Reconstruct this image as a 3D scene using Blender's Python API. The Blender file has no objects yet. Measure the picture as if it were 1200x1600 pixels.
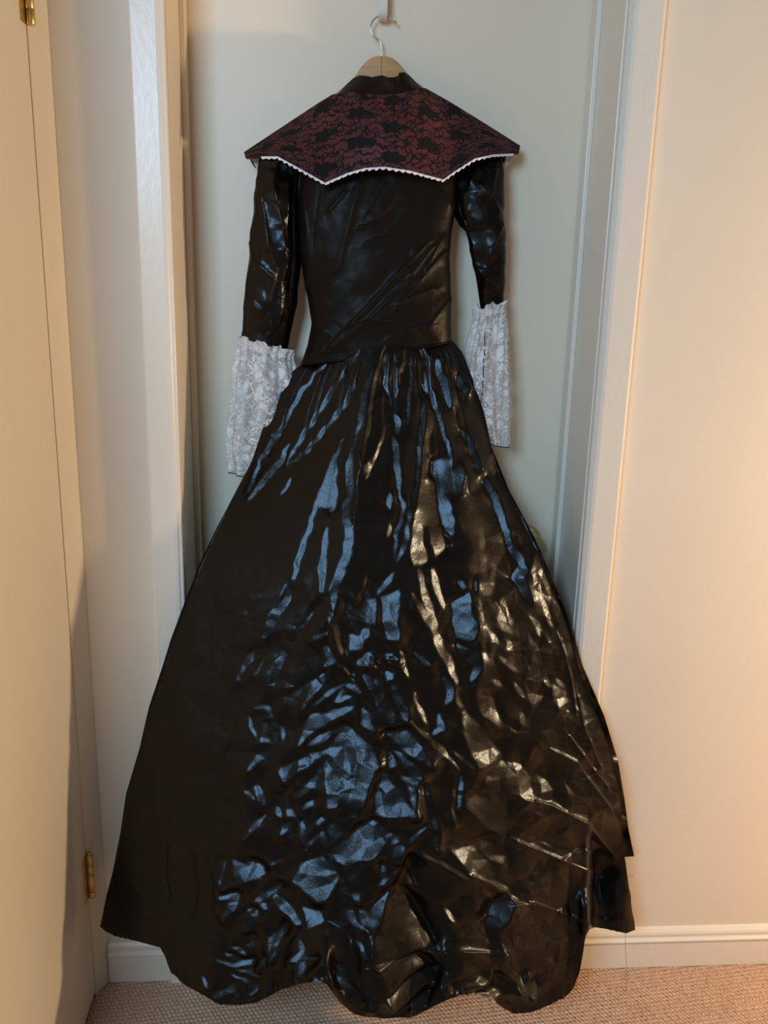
import bpy, bmesh, math, random
import numpy as np
from mathutils import Matrix, Vector
from mathutils.geometry import delaunay_2d_cdt

# ------------------------------------------------------------------ camera
SC = bpy.context.scene
COL = SC.collection
FPX = 1406.5                                   # focal length in pixels of a 1200x1600 frame
PITCH, YAW, ROLL = 0.264993, 0.0715397, 0.0257873
CAM = np.array([0.0, -1.62, 1.472])
_f = np.array([math.sin(YAW)*math.cos(PITCH), math.cos(YAW)*math.cos(PITCH), -math.sin(PITCH)])
_r = np.array([math.cos(YAW), -math.sin(YAW), 0.0]); _u = np.cross(_r, _f)
RX = math.cos(ROLL)*_r + math.sin(ROLL)*_u
UX = -math.sin(ROLL)*_r + math.cos(ROLL)*_u
cd = bpy.data.cameras.new('camera'); cam = bpy.data.objects.new('camera', cd); COL.objects.link(cam)
cd.sensor_fit = 'VERTICAL'; cd.sensor_height = 36.0; cd.lens = FPX*36.0/1600.0
cd.clip_start = 0.02
cam.matrix_world = Matrix(((RX[0], UX[0], -_f[0], CAM[0]), (RX[1], UX[1], -_f[1], CAM[1]),
                           (RX[2], UX[2], -_f[2], CAM[2]), (0, 0, 0, 1)))
SC.camera = cam

# ------------------------------------------------------------------ light
LAMP = np.array([2.05, -0.56, 1.12])           # warm room lamp, to the right
WIN = np.array([-0.74, -2.45, 2.05])           # daylight window, behind and to the left
W = bpy.data.worlds.new('room_light'); SC.world = W; W.use_nodes = True
W.node_tree.nodes['Background'].inputs[0].default_value = (0.66, 0.58, 0.47, 1)
W.node_tree.nodes['Background'].inputs[1].default_value = 0.20
ld = bpy.data.lights.new('warm_lamp', 'POINT'); ld.energy = 98; ld.color = (1.0, 0.70, 0.40); ld.shadow_soft_size = 0.05
lo = bpy.data.objects.new('warm_lamp', ld); COL.objects.link(lo); lo.location = LAMP
wd = bpy.data.lights.new('window_daylight', 'AREA'); wd.shape = 'RECTANGLE'; wd.size = 0.62; wd.size_y = 0.75
wd.energy = 38; wd.color = (0.42, 0.70, 1.0)
wo = bpy.data.objects.new('window_daylight', wd); COL.objects.link(wo); wo.location = WIN
wo.rotation_euler = (Vector((0.2, 0.0, 1.0)) - Vector(WIN)).to_track_quat('-Z', 'Y').to_euler()
SC.view_settings.view_transform = 'Standard'; SC.view_settings.look = 'None'
SC.view_settings.exposure = 0.20; SC.view_settings.gamma = 1.0; SC.view_settings.use_curve_mapping = False

# ------------------------------------------------------------------ helpers
rng = np.random.default_rng(7)
def at(px, py, y):
    """points on the sight lines of photo pixels, at depth y of the room"""
    px, py, y = np.broadcast_arrays(np.asarray(px, float), np.asarray(py, float), np.asarray(y, float))
    a = (px-600)/FPX; b = -(py-800)/FPX
    d = _f + a[..., None]*RX + b[..., None]*UX
    t = (y-CAM[1])/d[..., 1]
    return CAM + d*t[..., None]
def to_px(P):
    q = P-CAM; z = q@_f
    return 600+FPX*(q@RX)/z, 800-FPX*(q@UX)/z
def smooth(a, b, x):
    t = np.clip((np.asarray(x, float)-a)/(b-a), 0, 1); return t*t*(3-2*t)
def lerp_line(pts, n=None, t=None):
    """resample a polyline of 2-D points at parameters t (by arc length)"""
    p = np.array(pts, float); s = np.r_[0, np.cumsum(np.linalg.norm(np.diff(p, axis=0), axis=1))]; s /= s[-1]
    if t is None: t = np.linspace(0, 1, n)
    return np.stack([np.interp(t, s, p[:, k]) for k in range(p.shape[1])], -1)

MATS = {}
def setp(o, label=None, cat=None, kind=None, group=None):
    if label: o['label'] = label
    if cat: o['category'] = cat
    if kind: o['kind'] = kind
    if group: o['group'] = group
    return o
def link(name, me, mat, parent=None):
    o = bpy.data.objects.new(name, me); COL.objects.link(o)
    if mat is not None: me.materials.append(mat)
    if parent is not None: o.parent = parent
    return o
def empty(name, loc=(0, 0, 0)):
    o = bpy.data.objects.new(name, None); COL.objects.link(o); o.location = loc; o.empty_display_size = .05
    return o
def own(o, parent):
    """parent keeping world coordinates (parent empties are only translated)"""
    o.parent = parent; o.matrix_parent_inverse = Matrix.Translation(parent.location).inverted() if parent.type == 'EMPTY' else Matrix()
    return o
def mesh_from(verts, faces, smooth_on=True):
    me = bpy.data.meshes.new('m'); me.from_pydata([tuple(v) for v in verts], [], faces)
    if smooth_on: me.polygons.foreach_set('use_smooth', [True]*len(me.polygons))
    me.validate(); me.update(); return me
def grid_mesh(P, closed_u=False, uv=None, flip=False):
    """P[v,u,3] -> quad mesh, fast path"""
    nv, nu = P.shape[:2]
    idx = np.arange(nv*nu).reshape(nv, nu)
    if closed_u: idx = np.concatenate([idx, idx[:, :1]], 1)
    q = np.stack([idx[:-1, :-1], idx[1:, :-1], idx[1:, 1:], idx[:-1, 1:]], -1).reshape(-1, 4)
    if flip: q = q[:, ::-1]
    me = bpy.data.meshes.new('m')
    me.vertices.add(nv*nu); me.vertices.foreach_set('co', P.reshape(-1).astype(np.float32))
    me.loops.add(q.size); me.loops.foreach_set('vertex_index', q.reshape(-1).astype(np.int32))
    me.polygons.add(len(q)); me.polygons.foreach_set('loop_start', (np.arange(len(q))*4).astype(np.int32))
    me.polygons.foreach_set('loop_total', np.full(len(q), 4, np.int32))
    me.polygons.foreach_set('use_smooth', np.ones(len(q), bool))
    me.update(calc_edges=True)
    if uv is not None:
        l = me.uv_layers.new(name='UVMap')
        l.data.foreach_set('uv', uv.reshape(-1, 2)[q.reshape(-1) % (nv*nu)].astype(np.float32).reshape(-1))
    return me
def box_bm(bm, lo, hi):
    c = [(x, y, z) for x in (lo[0], hi[0]) for y in (lo[1], hi[1]) for z in (lo[2], hi[2])]
    v = [bm.verts.new(p) for p in c]
    for f in ((0, 1, 3, 2), (4, 6, 7, 5), (0, 4, 5, 1), (2, 3, 7, 6), (0, 2, 6, 4), (1, 5, 7, 3)):
        bm.faces.new([v[i] for i in f])
def bm_mesh(bm, bevel=0.0, seg=2, smooth_on=False):
    bmesh.ops.recalc_face_normals(bm, faces=bm.faces)
    if bevel: bmesh.ops.bevel(bm, geom=bm.edges[:], offset=bevel, segments=seg, affect='EDGES', profile=.5, clamp_overlap=True)
    me = bpy.data.meshes.new('m'); bm.to_mesh(me); bm.free()
    if smooth_on: me.polygons.foreach_set('use_smooth', [True]*len(me.polygons))
    return me
def box(name, lo, hi, mat, parent=None, bevel=0.0):
    bm = bmesh.new(); box_bm(bm, lo, hi); return link(name, bm_mesh(bm, bevel), mat, parent)
def prism_z(name, prof, z0, z1, mat, parent=None, bevel=0.0):
    """vertical extrusion of an (x,y) profile"""
    bm = bmesh.new(); a = [bm.verts.new((x, y, z0)) for x, y in prof]; b = [bm.verts.new((x, y, z1)) for x, y in prof]
    n = len(prof); bm.faces.new(a[::-1]); bm.faces.new(b)
    for i in range(n): bm.faces.new((a[i], a[(i+1) % n], b[(i+1) % n], b[i]))
    return link(name, bm_mesh(bm, bevel), mat, parent)
def prism_x(name, prof, x0, x1, mat, parent=None):
    bm = bmesh.new(); a = [bm.verts.new((x0, y, z)) for y, z in prof]; b = [bm.verts.new((x1, y, z)) for y, z in prof]
    n = len(prof); bm.faces.new(a); bm.faces.new(b[::-1])
    for i in range(n): bm.faces.new((a[i], b[i], b[(i+1) % n], a[(i+1) % n]))
    return link(name, bm_mesh(bm), mat, parent)
def tube(path, rad, n=12, caps=True):
    path = np.array(path, float); m = len(path); rad = np.broadcast_to(rad, (m,))
    T = np.gradient(path, axis=0); T /= np.linalg.norm(T, axis=1)[:, None]
    ref = np.array([0, 1.0, 0.01]); N = np.cross(T, ref); N /= np.linalg.norm(N, axis=1)[:, None]; B = np.cross(T, N)
    th = np.linspace(0, 2*np.pi, n, endpoint=False)
    P = path[:, None]+rad[:, None, None]*(np.cos(th)[None, :, None]*N[:, None]+np.sin(th)[None, :, None]*B[:, None])
    v = P.reshape(-1, 3).tolist(); f = []
    for i in range(m-1):
        for j in range(n): f.append((i*n+j, i*n+(j+1) % n, (i+1)*n+(j+1) % n, (i+1)*n+j))
    if caps: f.append(tuple(range(n))[::-1]); f.append(tuple(range((m-1)*n, m*n)))
    return mesh_from(v, f)
def lathe(prof, n=40):
    """prof of (radius, height) turned about local +Z"""
    v = []; f = []
    for r, h in prof:
        for j in range(n): v.append((r*math.cos(2*math.pi*j/n), r*math.sin(2*math.pi*j/n), h))
    for i in range(len(prof)-1):
        for j in range(n): f.append((i*n+j, i*n+(j+1) % n, (i+1)*n+(j+1) % n, (i+1)*n+j))
    f.append(tuple(range((len(prof)-1)*n, len(prof)*n)))
    return mesh_from(v, f)

# ------------------------------------------------------------------ materials
def new_mat(name):
    m = bpy.data.materials.new(name); m.use_nodes = True; MATS[name] = m
    nt = m.node_tree; b = nt.nodes['Principled BSDF']; return m, nt, b
def nd(nt, t, **kw):
    n = nt.nodes.new(t)
    for k, v in kw.items():
        if k.startswith('i_'):
            key = k[2:]; n.inputs[int(key) if key.isdigit() else key].default_value = v
        else: setattr(n, k, v)
    return n
def math_n(nt, op, a, b=None, c=None):
    n = nt.nodes.new('ShaderNodeMath'); n.operation = op
    for i, x in enumerate((a, b, c)):
        if x is None: continue
        if isinstance(x, (int, float)): n.inputs[i].default_value = x
        else: nt.links.new(x, n.inputs[i])
    return n.outputs[0]
def ramp(nt, fac, stops):
    r = nt.nodes.new('ShaderNodeValToRGB'); e = r.color_ramp.elements
    while len(e) < len(stops): e.new(.5)
    for k, (p, c) in enumerate(stops): e[k].position = p; e[k].color = c if len(c) == 4 else (*c, 1)
    nt.links.new(fac, r.inputs[0]); return r.outputs[0]
def paint(name, col, rough, bump=.03, scale=60, spot=None, coat=0.0, aniso=None):
    m, nt, b = new_mat(name); L = nt.links.new
    tc = nd(nt, 'ShaderNodeTexCoord'); n1 = nd(nt, 'ShaderNodeTexNoise'); n1.inputs['Scale'].default_value = 2.3; n1.inputs['Detail'].default_value = 5
    L(tc.outputs['Object'], n1.inputs['Vector'])
    c = ramp(nt, n1.outputs[0], [(.3, tuple(x*.965 for x in col)), (.7, tuple(min(1, x*1.02) for x in col))])
    if spot:
        n3 = nd(nt, 'ShaderNodeTexNoise'); n3.inputs['Scale'].default_value = 34; n3.inputs['Detail'].default_value = 2; L(tc.outputs['Object'], n3.inputs['Vector'])
        k = ramp(nt, n3.outputs[0], [(.76, (0, 0, 0)), (.80, (1, 1, 1))])
        mx = nd(nt, 'ShaderNodeMix', data_type='RGBA'); L(k, mx.inputs[0]); L(c, mx.inputs[6]); mx.inputs[7].default_value = (*spot, 1); c = mx.outputs[2]
    L(c, b.inputs['Base Color']); b.inputs['Roughness'].default_value = rough
    n2 = nd(nt, 'ShaderNodeTexNoise'); n2.inputs['Scale'].default_value = scale; n2.inputs['Detail'].default_value = 4
    mp = nd(nt, 'ShaderNodeMapping'); L(tc.outputs['Object'], mp.inputs[0]); L(mp.outputs[0], n2.inputs['Vector'])
    if aniso: mp.inputs['Scale'].default_value = aniso
    bp = nd(nt, 'ShaderNodeBump'); bp.inputs['Strength'].default_value = bump; bp.inputs['Distance'].default_value = .004
    L(n2.outputs[0], bp.inputs['Height']); L(bp.outputs[0], b.inputs['Normal'])
    return m
paint('wall_paint', (.75, .66, .535), .62, .06, 90)
paint('trim_paint', (.79, .715, .60), .30, .10, 110, aniso=(1, 1, .45))
paint('door_paint', (.82, .70, .525), .45, .04, 80)
paint('side_door_paint', (.74, .685, .58), .5, .04, 80)
def metal(name, col, rough, bump=0.0):
    m, nt, b = new_mat(name); b.inputs['Base Color'].default_value = (*col, 1); b.inputs['Metallic'].default_value = 1; b.inputs['Roughness'].default_value = rough
    return m
metal('brass', (.66, .50, .20), .42); metal('aged_brass', (.52, .42, .20), .34); metal('chrome_wire', (.50, .46, .42), .22)
m, nt, b = new_mat('white_enamel'); b.inputs['Base Color'].default_value = (.72, .69, .62, 1); b.inputs['Roughness'].default_value = .30
m, nt, b = new_mat('gap_shade'); b.inputs['Base Color'].default_value = (.05, .045, .04, 1); b.inputs['Roughness'].default_value = .8  # near-black colour standing in for the shade inside the side door gap
# blond hanger wood, fine grain
m, nt, b = new_mat('hanger_wood'); L = nt.links.new
tc = nd(nt, 'ShaderNodeTexCoord'); mp = nd(nt, 'ShaderNodeMapping'); mp.inputs['Scale'].default_value = (22, 40, 190); L(tc.outputs['Object'], mp.inputs[0])
nz = nd(nt, 'ShaderNodeTexNoise'); nz.inputs['Scale'].default_value = 1.0; nz.inputs['Detail'].default_value = 6; L(mp.outputs[0], nz.inputs['Vector'])
L(ramp(nt, nz.outputs[0], [(.3, (.46, .22, .068)), (.7, (.61, .32, .11))]), b.inputs['Base Color']); b.inputs['Roughness'].default_value = .42
# black satin: a tight and a broad gloss lobe over near-black cloth
def satin(name, base, tint, tint2, r1, r2, mixf, spec, spec2, weave=(620, 620, 55)):
    m, nt, b = new_mat(name); L = nt.links.new
    b2 = nd(nt, 'ShaderNodeBsdfPrincipled')
    for q, r_, tn, sp in ((b, r1, tint, spec), (b2, r2, tint2, spec2)):
        q.inputs['Base Color'].default_value = (*base, 1); q.inputs['Roughness'].default_value = r_
        q.inputs['Specular IOR Level'].default_value = sp; q.inputs['Specular Tint'].default_value = (*tn, 1)
    tc = nd(nt, 'ShaderNodeTexCoord'); mp = nd(nt, 'ShaderNodeMapping'); mp.inputs['Scale'].default_value = weave
    L(tc.outputs['Object'], mp.inputs[0]); nz = nd(nt, 'ShaderNodeTexNoise'); nz.inputs['Scale'].default_value = 1.0; nz.inputs['Detail'].default_value = 2
    L(mp.outputs[0], nz.inputs['Vector'])
    nb = nd(nt, 'ShaderNodeTexNoise'); nb.inputs['Scale'].default_value = 70; nb.inputs['Detail'].default_value = 3; L(tc.outputs['Object'], nb.inputs['Vector'])
    h = math_n(nt, 'ADD', nz.outputs[0], math_n(nt, 'MULTIPLY', nb.outputs[0], 1.6))
    bp = nd(nt, 'ShaderNodeBump'); bp.inputs['Strength'].default_value = .15; bp.inputs['Distance'].default_value = .0014
    L(h, bp.inputs['Height']); L(bp.outputs[0], b.inputs['Normal']); L(bp.outputs[0], b2.inputs['Normal'])
    mx = nd(nt, 'ShaderNodeMixShader'); mx.inputs[0].default_value = mixf; L(b.outputs[0], mx.inputs[1]); L(b2.outputs[0], mx.inputs[2])
    L(mx.outputs[0], nt.nodes['Material Output'].inputs[0])
    return m
satin('black_satin', (.0022, .0018, .0014), (.66, .84, 1.0), (1.0, .78, .60), .205, .42, .48, .34, .30)
satin('black_satin_dull', (.0070, .0056, .0042), (1.0, .95, .9), (1.0, .82, .66), .34, .52, .5, .10, .13)

# ---- red satin under black lace (UV in metres: u across, v up)
def group_noise(nt, vec, scale, detail=2):
    n = nd(nt, 'ShaderNodeTexNoise'); n.inputs['Scale'].default_value = scale; n.inputs['Detail'].default_value = detail
    nt.links.new(vec, n.inputs['Vector']); return n
m, nt, b = new_mat('lace_over_red'); L = nt.links.new
uvn = nd(nt, 'ShaderNodeUVMap'); uvn.uv_map = 'UVMap'
wob = group_noise(nt, uvn.outputs[0], 75, 3)
sub = nd(nt, 'ShaderNodeVectorMath', operation='SUBTRACT'); L(wob.outputs['Color'], sub.inputs[0]); sub.inputs[1].default_value = (.5, .5, .5)
scl = nd(nt, 'ShaderNodeVectorMath', operation='SCALE'); L(sub.outputs[0], scl.inputs[0]); scl.inputs['Scale'].default_value = .008
add = nd(nt, 'ShaderNodeVectorMath', operation='ADD'); L(uvn.outputs[0], add.inputs[0]); L(scl.outputs[0], add.inputs[1])
sep = nd(nt, 'ShaderNodeSeparateXYZ'); L(add.outputs[0], sep.inputs[0]); U, V = sep.outputs[0], sep.outputs[1]
PU, PV = .118, .0225
row = math_n(nt, 'FLOOR', math_n(nt, 'DIVIDE', V, PV))
stag = math_n(nt, 'MULTIPLY', math_n(nt, 'MODULO', math_n(nt, 'ADD', row, 40.0), 2.0), .5)
cu = math_n(nt, 'SUBTRACT', math_n(nt, 'FRACT', math_n(nt, 'ADD', math_n(nt, 'DIVIDE', U, PU), stag)), .5)
cv = math_n(nt, 'SUBTRACT', math_n(nt, 'FRACT', math_n(nt, 'DIVIDE', V, PV)), .5)
du = math_n(nt, 'MULTIPLY', cu, PU); dv = math_n(nt, 'MULTIPLY', cv, PV*1.45)
r = math_n(nt, 'SQRT', math_n(nt, 'ADD', math_n(nt, 'MULTIPLY', math_n(nt, 'MULTIPLY', du, du), .36), math_n(nt, 'MULTIPLY', dv, dv)))
ang = math_n(nt, 'ARCTAN2', dv, du)
pet = math_n(nt, 'MULTIPLY', math_n(nt, 'ABSOLUTE', math_n(nt, 'COSINE', math_n(nt, 'MULTIPLY', ang, 2.5))), .0055)
flower = math_n(nt, 'LESS_THAN', r, math_n(nt, 'ADD', pet, .0085))
# scalloped leaf sprays between the flowers
sc1 = math_n(nt, 'ADD', math_n(nt, 'MULTIPLY', V, 1/.0113), math_n(nt, 'MULTIPLY', math_n(nt, 'ABSOLUTE', math_n(nt, 'SINE', math_n(nt, 'MULTIPLY', U, math.pi/.0295))), .62))
sc1 = math_n(nt, 'ADD', sc1, math_n(nt, 'MULTIPLY', wob.outputs[0], 1.2))
scal = math_n(nt, 'LESS_THAN', math_n(nt, 'ABSOLUTE', math_n(nt, 'SUBTRACT', math_n(nt, 'FRACT', sc1), .5)), .105)
vor = nd(nt, 'ShaderNodeTexVoronoi', feature='DISTANCE_TO_EDGE'); vor.inputs['Scale'].default_value = 120; L(add.outputs[0], vor.inputs['Vector'])
patch = group_noise(nt, uvn.outputs[0], 48, 2)
twig = math_n(nt, 'MULTIPLY', math_n(nt, 'LESS_THAN', vor.outputs['Distance'], .085), math_n(nt, 'GREATER_THAN', patch.outputs[0], .47))
net = nd(nt, 'ShaderNodeTexVoronoi', feature='DISTANCE_TO_EDGE'); net.inputs['Scale'].default_value = 620; L(uvn.outputs[0], net.inputs['Vector'])
netm = math_n(nt, 'MULTIPLY', math_n(nt, 'LESS_THAN', net.outputs['Distance'], .12), .55)
lace = math_n(nt, 'MAXIMUM', math_n(nt, 'MAXIMUM', flower, scal), math_n(nt, 'MAXIMUM', twig, netm))
big = group_noise(nt, uvn.outputs[0], 14, 2)
red = ramp(nt, big.outputs[0], [(.35, (.115, .022, .023)), (.62, (.14, .031, .034)), (.75, (.20, .030, .018))])
mx = nd(nt, 'ShaderNodeMix', data_type='RGBA'); L(lace, mx.inputs[0]); L(red, mx.inputs[6]); mx.inputs[7].default_value = (.006, .005, .005, 1)
L(mx.outputs[2], b.inputs['Base Color'])
L(math_n(nt, 'ADD', math_n(nt, 'MULTIPLY', lace, .35), .5), b.inputs['Roughness']); b.inputs['Specular IOR Level'].default_value = .25
bp = nd(nt, 'ShaderNodeBump'); bp.inputs['Strength'].default_value = .6; bp.inputs['Distance'].default_value = .0012; L(lace, bp.inputs['Height']); L(bp.outputs[0], b.inputs['Normal'])

# ---- white floral lace, see-through net
def white_lace(name, net_alpha, motif):
    m, nt, b = new_mat(name); L = nt.links.new
    uvn = nd(nt, 'ShaderNodeUVMap'); uvn.uv_map = 'UVMap'
    wob = group_noise(nt, uvn.outputs[0], 110, 2)
    sub = nd(nt, 'ShaderNodeVectorMath', operation='SUBTRACT'); L(wob.outputs['Color'], sub.inputs[0]); sub.inputs[1].default_value = (.5, .5, .5)
    scl = nd(nt, 'ShaderNodeVectorMath', operation='SCALE'); L(sub.outputs[0], scl.inputs[0]); scl.inputs['Scale'].default_value = .012
    add = nd(nt, 'ShaderNodeVectorMath', operation='ADD'); L(uvn.outputs[0], add.inputs[0]); L(scl.outputs[0], add.inputs[1])
    v1 = nd(nt, 'ShaderNodeTexVoronoi', feature='F1'); v1.inputs['Scale'].default_value = motif; L(add.outputs[0], v1.inputs['Vector'])
    leaf = math_n(nt, 'LESS_THAN', v1.outputs['Distance'], .43)
    ringv = math_n(nt, 'LESS_THAN', math_n(nt, 'ABSOLUTE', math_n(nt, 'SUBTRACT', v1.outputs['Distance'], .56)), .035)
    v2 = nd(nt, 'ShaderNodeTexVoronoi', feature='F1'); v2.inputs['Scale'].default_value = motif*1.7; L(add.outputs[0], v2.inputs['Vector'])
    dots = math_n(nt, 'LESS_THAN', v2.outputs['Distance'], .22)
    wv = nd(nt, 'ShaderNodeTexNoise'); wv.inputs['Scale'].default_value = motif*.9; wv.inputs['Detail'].default_value = 1; L(uvn.outputs[0], wv.inputs['Vector'])
    vine = math_n(nt, 'LESS_THAN', math_n(nt, 'ABSOLUTE', math_n(nt, 'SUBTRACT', wv.outputs[0], .5)), .014)
    pick = math_n(nt, 'GREATER_THAN', v1.outputs['Color'], .42)
    mot = math_n(nt, 'MAXIMUM', math_n(nt, 'MAXIMUM', math_n(nt, 'MULTIPLY', leaf, pick), ringv), math_n(nt, 'MAXIMUM', vine, dots))
    alpha = math_n(nt, 'MAXIMUM', math_n(nt, 'MULTIPLY', mot, .93), net_alpha)
    b.inputs['Base Color'].default_value = (.80, .785, .755, 1); b.inputs['Roughness'].default_value = .7
    L(alpha, b.inputs['Alpha'])
    bp = nd(nt, 'ShaderNodeBump'); bp.inputs['Strength'].default_value = .7; bp.inputs['Distance'].default_value = .0012; L(mot, bp.inputs['Height']); L(bp.outputs[0], b.inputs['Normal'])
    return m
white_lace('white_lace', .31, 58)
white_lace('white_lace_frill', .62, 120)
m, nt, b = new_mat('white_trim'); b.inputs['Base Color'].default_value = (.80, .78, .80, 1); b.inputs['Roughness'].default_value = .75
m, nt, b = new_mat('black_thread'); b.inputs['Base Color'].default_value = (.02, .018, .016, 1); b.inputs['Roughness'].default_value = .6
# ---- carpet
m, nt, b = new_mat('loop_carpet'); L = nt.links.new
tc = nd(nt, 'ShaderNodeTexCoord')
n1 = group_noise(nt, tc.outputs['Object'], 420, 2); n2 = group_noise(nt, tc.outputs['Object'], 9, 3)
c1 = ramp(nt, n1.outputs[0], [(.30, (.42, .25, .16)), (.55, (.67, .43, .285)), (.75, (.86, .62, .45))])
mx = nd(nt, 'ShaderNodeMix', data_type='RGBA', blend_type='MULTIPLY'); mx.inputs[0].default_value = .5
L(c1, mx.inputs[6]); L(ramp(nt, n2.outputs[0], [(.3, (.78, .78, .78)), (.7, (1, 1, 1))]), mx.inputs[7]); L(mx.outputs[2], b.inputs['Base Color'])
b.inputs['Roughness'].default_value = .95; b.inputs['Specular IOR Level'].default_value = .1
bp = nd(nt, 'ShaderNodeBump'); bp.inputs['Strength'].default_value = .5; bp.inputs['Distance'].default_value = .002; L(n1.outputs[0], bp.inputs['Height']); L(bp.outputs[0], b.inputs['Normal'])

# ------------------------------------------------------------------ the room
JL, JR = -.254, .494              # door jambs of the doorway in the back wall
DOORY, HEAD = .176, 2.03
WX0 = -.50
bm = bmesh.new()
box_bm(bm, (WX0, 0, 0), (JL-.018, .22, 2.6)); box_bm(bm, (JR+.018, 0, 0), (3.2, .22, 2.6)); box_bm(bm, (JL-.018, 0, HEAD+.018), (JR+.018, .22, 2.6))
setp(link('wall_back', bm_mesh(bm), MATS['wall_paint']), 'cream painted wall around the closed door', 'wall', 'structure')
# carpet: dense loops where the floor shows, plain further out
xs = np.r_[np.linspace(-1.2, -.52, 8), np.arange(-.50, 1.12, .0017), np.linspace(1.15, 3.2, 20)]
ys = np.r_[np.linspace(-3.2, -.56, 14), np.arange(-.54, .02, .0018), np.linspace(.03, .24, 4)]
X, Y = np.meshgrid(xs, ys)
ca, sa = math.cos(.12), math.sin(.12)
A = (X*ca+Y*sa)/.0086; Bq = (-X*sa+Y*ca)/.0100
rowi = np.floor(Bq); fa = A+.5*(rowi % 2); ci = np.floor(fa)
hsh = np.modf(np.abs(np.sin(ci*12.9898+rowi*78.233)*43758.5453))[0]
ex = (fa-ci-.5)*2; ey = (Bq-rowi-.5)*2
ex = ex+.45*ey
hz = np.sqrt(np.clip(1-(ex*1.02)**2-(ey*.98)**2, 0, 1))*.0042*(.72+.5*hsh)
hz[(X < -.51) | (X > 1.13) | (Y < -.55)] = .003
P = np.stack([X, Y, hz-.0035], -1)
setp(link('floor', grid_mesh(P, flip=True), MATS['loop_carpet']), 'beige brown loop pile carpet', 'floor', 'structure')
# door lining and stops
T = MATS['trim_paint']
tr = empty('trim_1', (JL, 0, 0)); setp(tr, 'cream painted lining and stops of the recessed doorway', 'door frame', 'structure')
for nm, lo_, hi_ in (('jamb', (JL-.018, 0, 0), (JL, .22, HEAD)), ('jamb', (JR, 0, 0), (JR+.018, .22, HEAD)), ('head_jamb', (JL-.018, 0, HEAD), (JR+.018, .22, HEAD+.018)),
                     ('door_stop', (JL, .138, 0), (JL+.009, .1745, HEAD)), ('door_stop', (JR-.009, .138, 0), (JR, .1745, HEAD)), ('door_stop', (JL+.009, .138, HEAD-.009), (JR-.009, .1745, HEAD))):
    own(box(nm, lo_, hi_, T, None, .0012), tr)
# casings: eased outer edge, thin bead at the opening
def casing(name, x_in, x_out, label):
    s = 1 if x_out > x_in else -1; w = abs(x_out-x_in)
    prof = [(0, 0), (0, -.0125), (.0015, -.0142), (.006, -.0150), (.008, -.0172), (.014, -.0185), (w-.006, -.0205), (w-.0025, -.0195), (w-.0008, -.017), (w, -.0135), (w, 0)]
    o = prism_z(name, [(x_in+s*a, b_) for a, b_ in prof], 0, HEAD+.075, T)
    return setp(o, label, 'door casing', 'structure')
casing('trim_2', -.2555, -.3135, 'cream door casing nearer the hinged side door')
casing('trim_3', .4965, .557, 'glossy cream door casing nearer the brass knob')
o = box('trim_4', (-.3135, -.0195, HEAD+.006), (.557, 0, HEAD+.075), T, None, .002); setp(o, 'cream head casing above the door', 'door casing', 'structure')
# baseboards
bprof = [(0, 0), (-.0125, 0), (-.0125, .0655), (-.0155, .0665), (-.0170, .0690), (-.0160, .0712), (-.0118, .0748), (-.0108, .0775), (-.0118, .0805), (-.0120, .0840), (-.0100, .0885), (-.0055, .0935), (0, .0958)]
setp(prism_x('baseboard_right', bprof, .557, 3.2, T), 'cream moulded baseboard beside the skirt hem and thread', 'baseboard', 'structure')
setp(prism_x('baseboard_left', bprof, -.4395, -.3135, T), 'short cream baseboard between side door and casing', 'baseboard', 'structure')
# main door
d1 = box('door_1', (JL+.003, DOORY, .012), (JR-.003, DOORY+.036, HEAD-.003), MATS['door_paint'], None, .001)
setp(d1, 'plain cream door the black gown hangs on', 'door', 'structure')
kp = at(829, 853, DOORY-.050)
kn = link('door_knob', lathe([(.0, .0), (.031, .0), (.0315, .003), (.029, .0065), (.0205, .0085), (.0125, .011), (.0105, .018), (.0115, .025), (.017, .030), (.0235, .037), (.0268, .046), (.0265, .054), (.0225, .061), (.014, .0655), (.004, .067)]), MATS['aged_brass'], d1)
kn.rotation_euler = (math.pi/2, 0, 0); kn.location = (kp[0], DOORY, kp[2]); setp(kn, 'round brass door knob')
# left wall and the hinged door in it
XW = -.461
bm = bmesh.new(); box_bm(bm, (XW-.16, -.640, 2.06), (XW-.002, 0, 2.6)); box_bm(bm, (XW-.16, -.640, 0), (XW-.004, -.617, 2.06)); box_bm(bm, (XW-.16, -.043, 0), (XW-.006, 0, 2.06))
setp(link('wall_left', bm_mesh(bm), MATS['wall_paint']), 'cream side wall around the hinged door', 'wall', 'structure')
o = prism_z('trim_5', [(-.47, -.001), (-.4395, -.001), (-.4405, -.004), (-.4590, -.0425), (-.4605, -.0440), (-.47, -.0440)], 0, 2.06, MATS['side_door_paint']); setp(o, 'narrow cream casing beside the hinge knuckles', 'door casing', 'structure')
o = box('gap_shade_strip', (-.50, -.0475, 0), (-.4685, -.0440, 2.06), MATS['gap_shade']); setp(o, 'dark strip painted as the shade in the gap between side door and frame', 'door gap', 'structure')  # solid strip filling the gap, its dark colour painted in place of shade
d2 = box('door_2', (XW-.036, -.615, .012), (XW, -.0472, 2.045), MATS['side_door_paint'], None, .0012)
setp(d2, 'tan cream side door with two brass hinges', 'door', 'structure')
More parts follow.
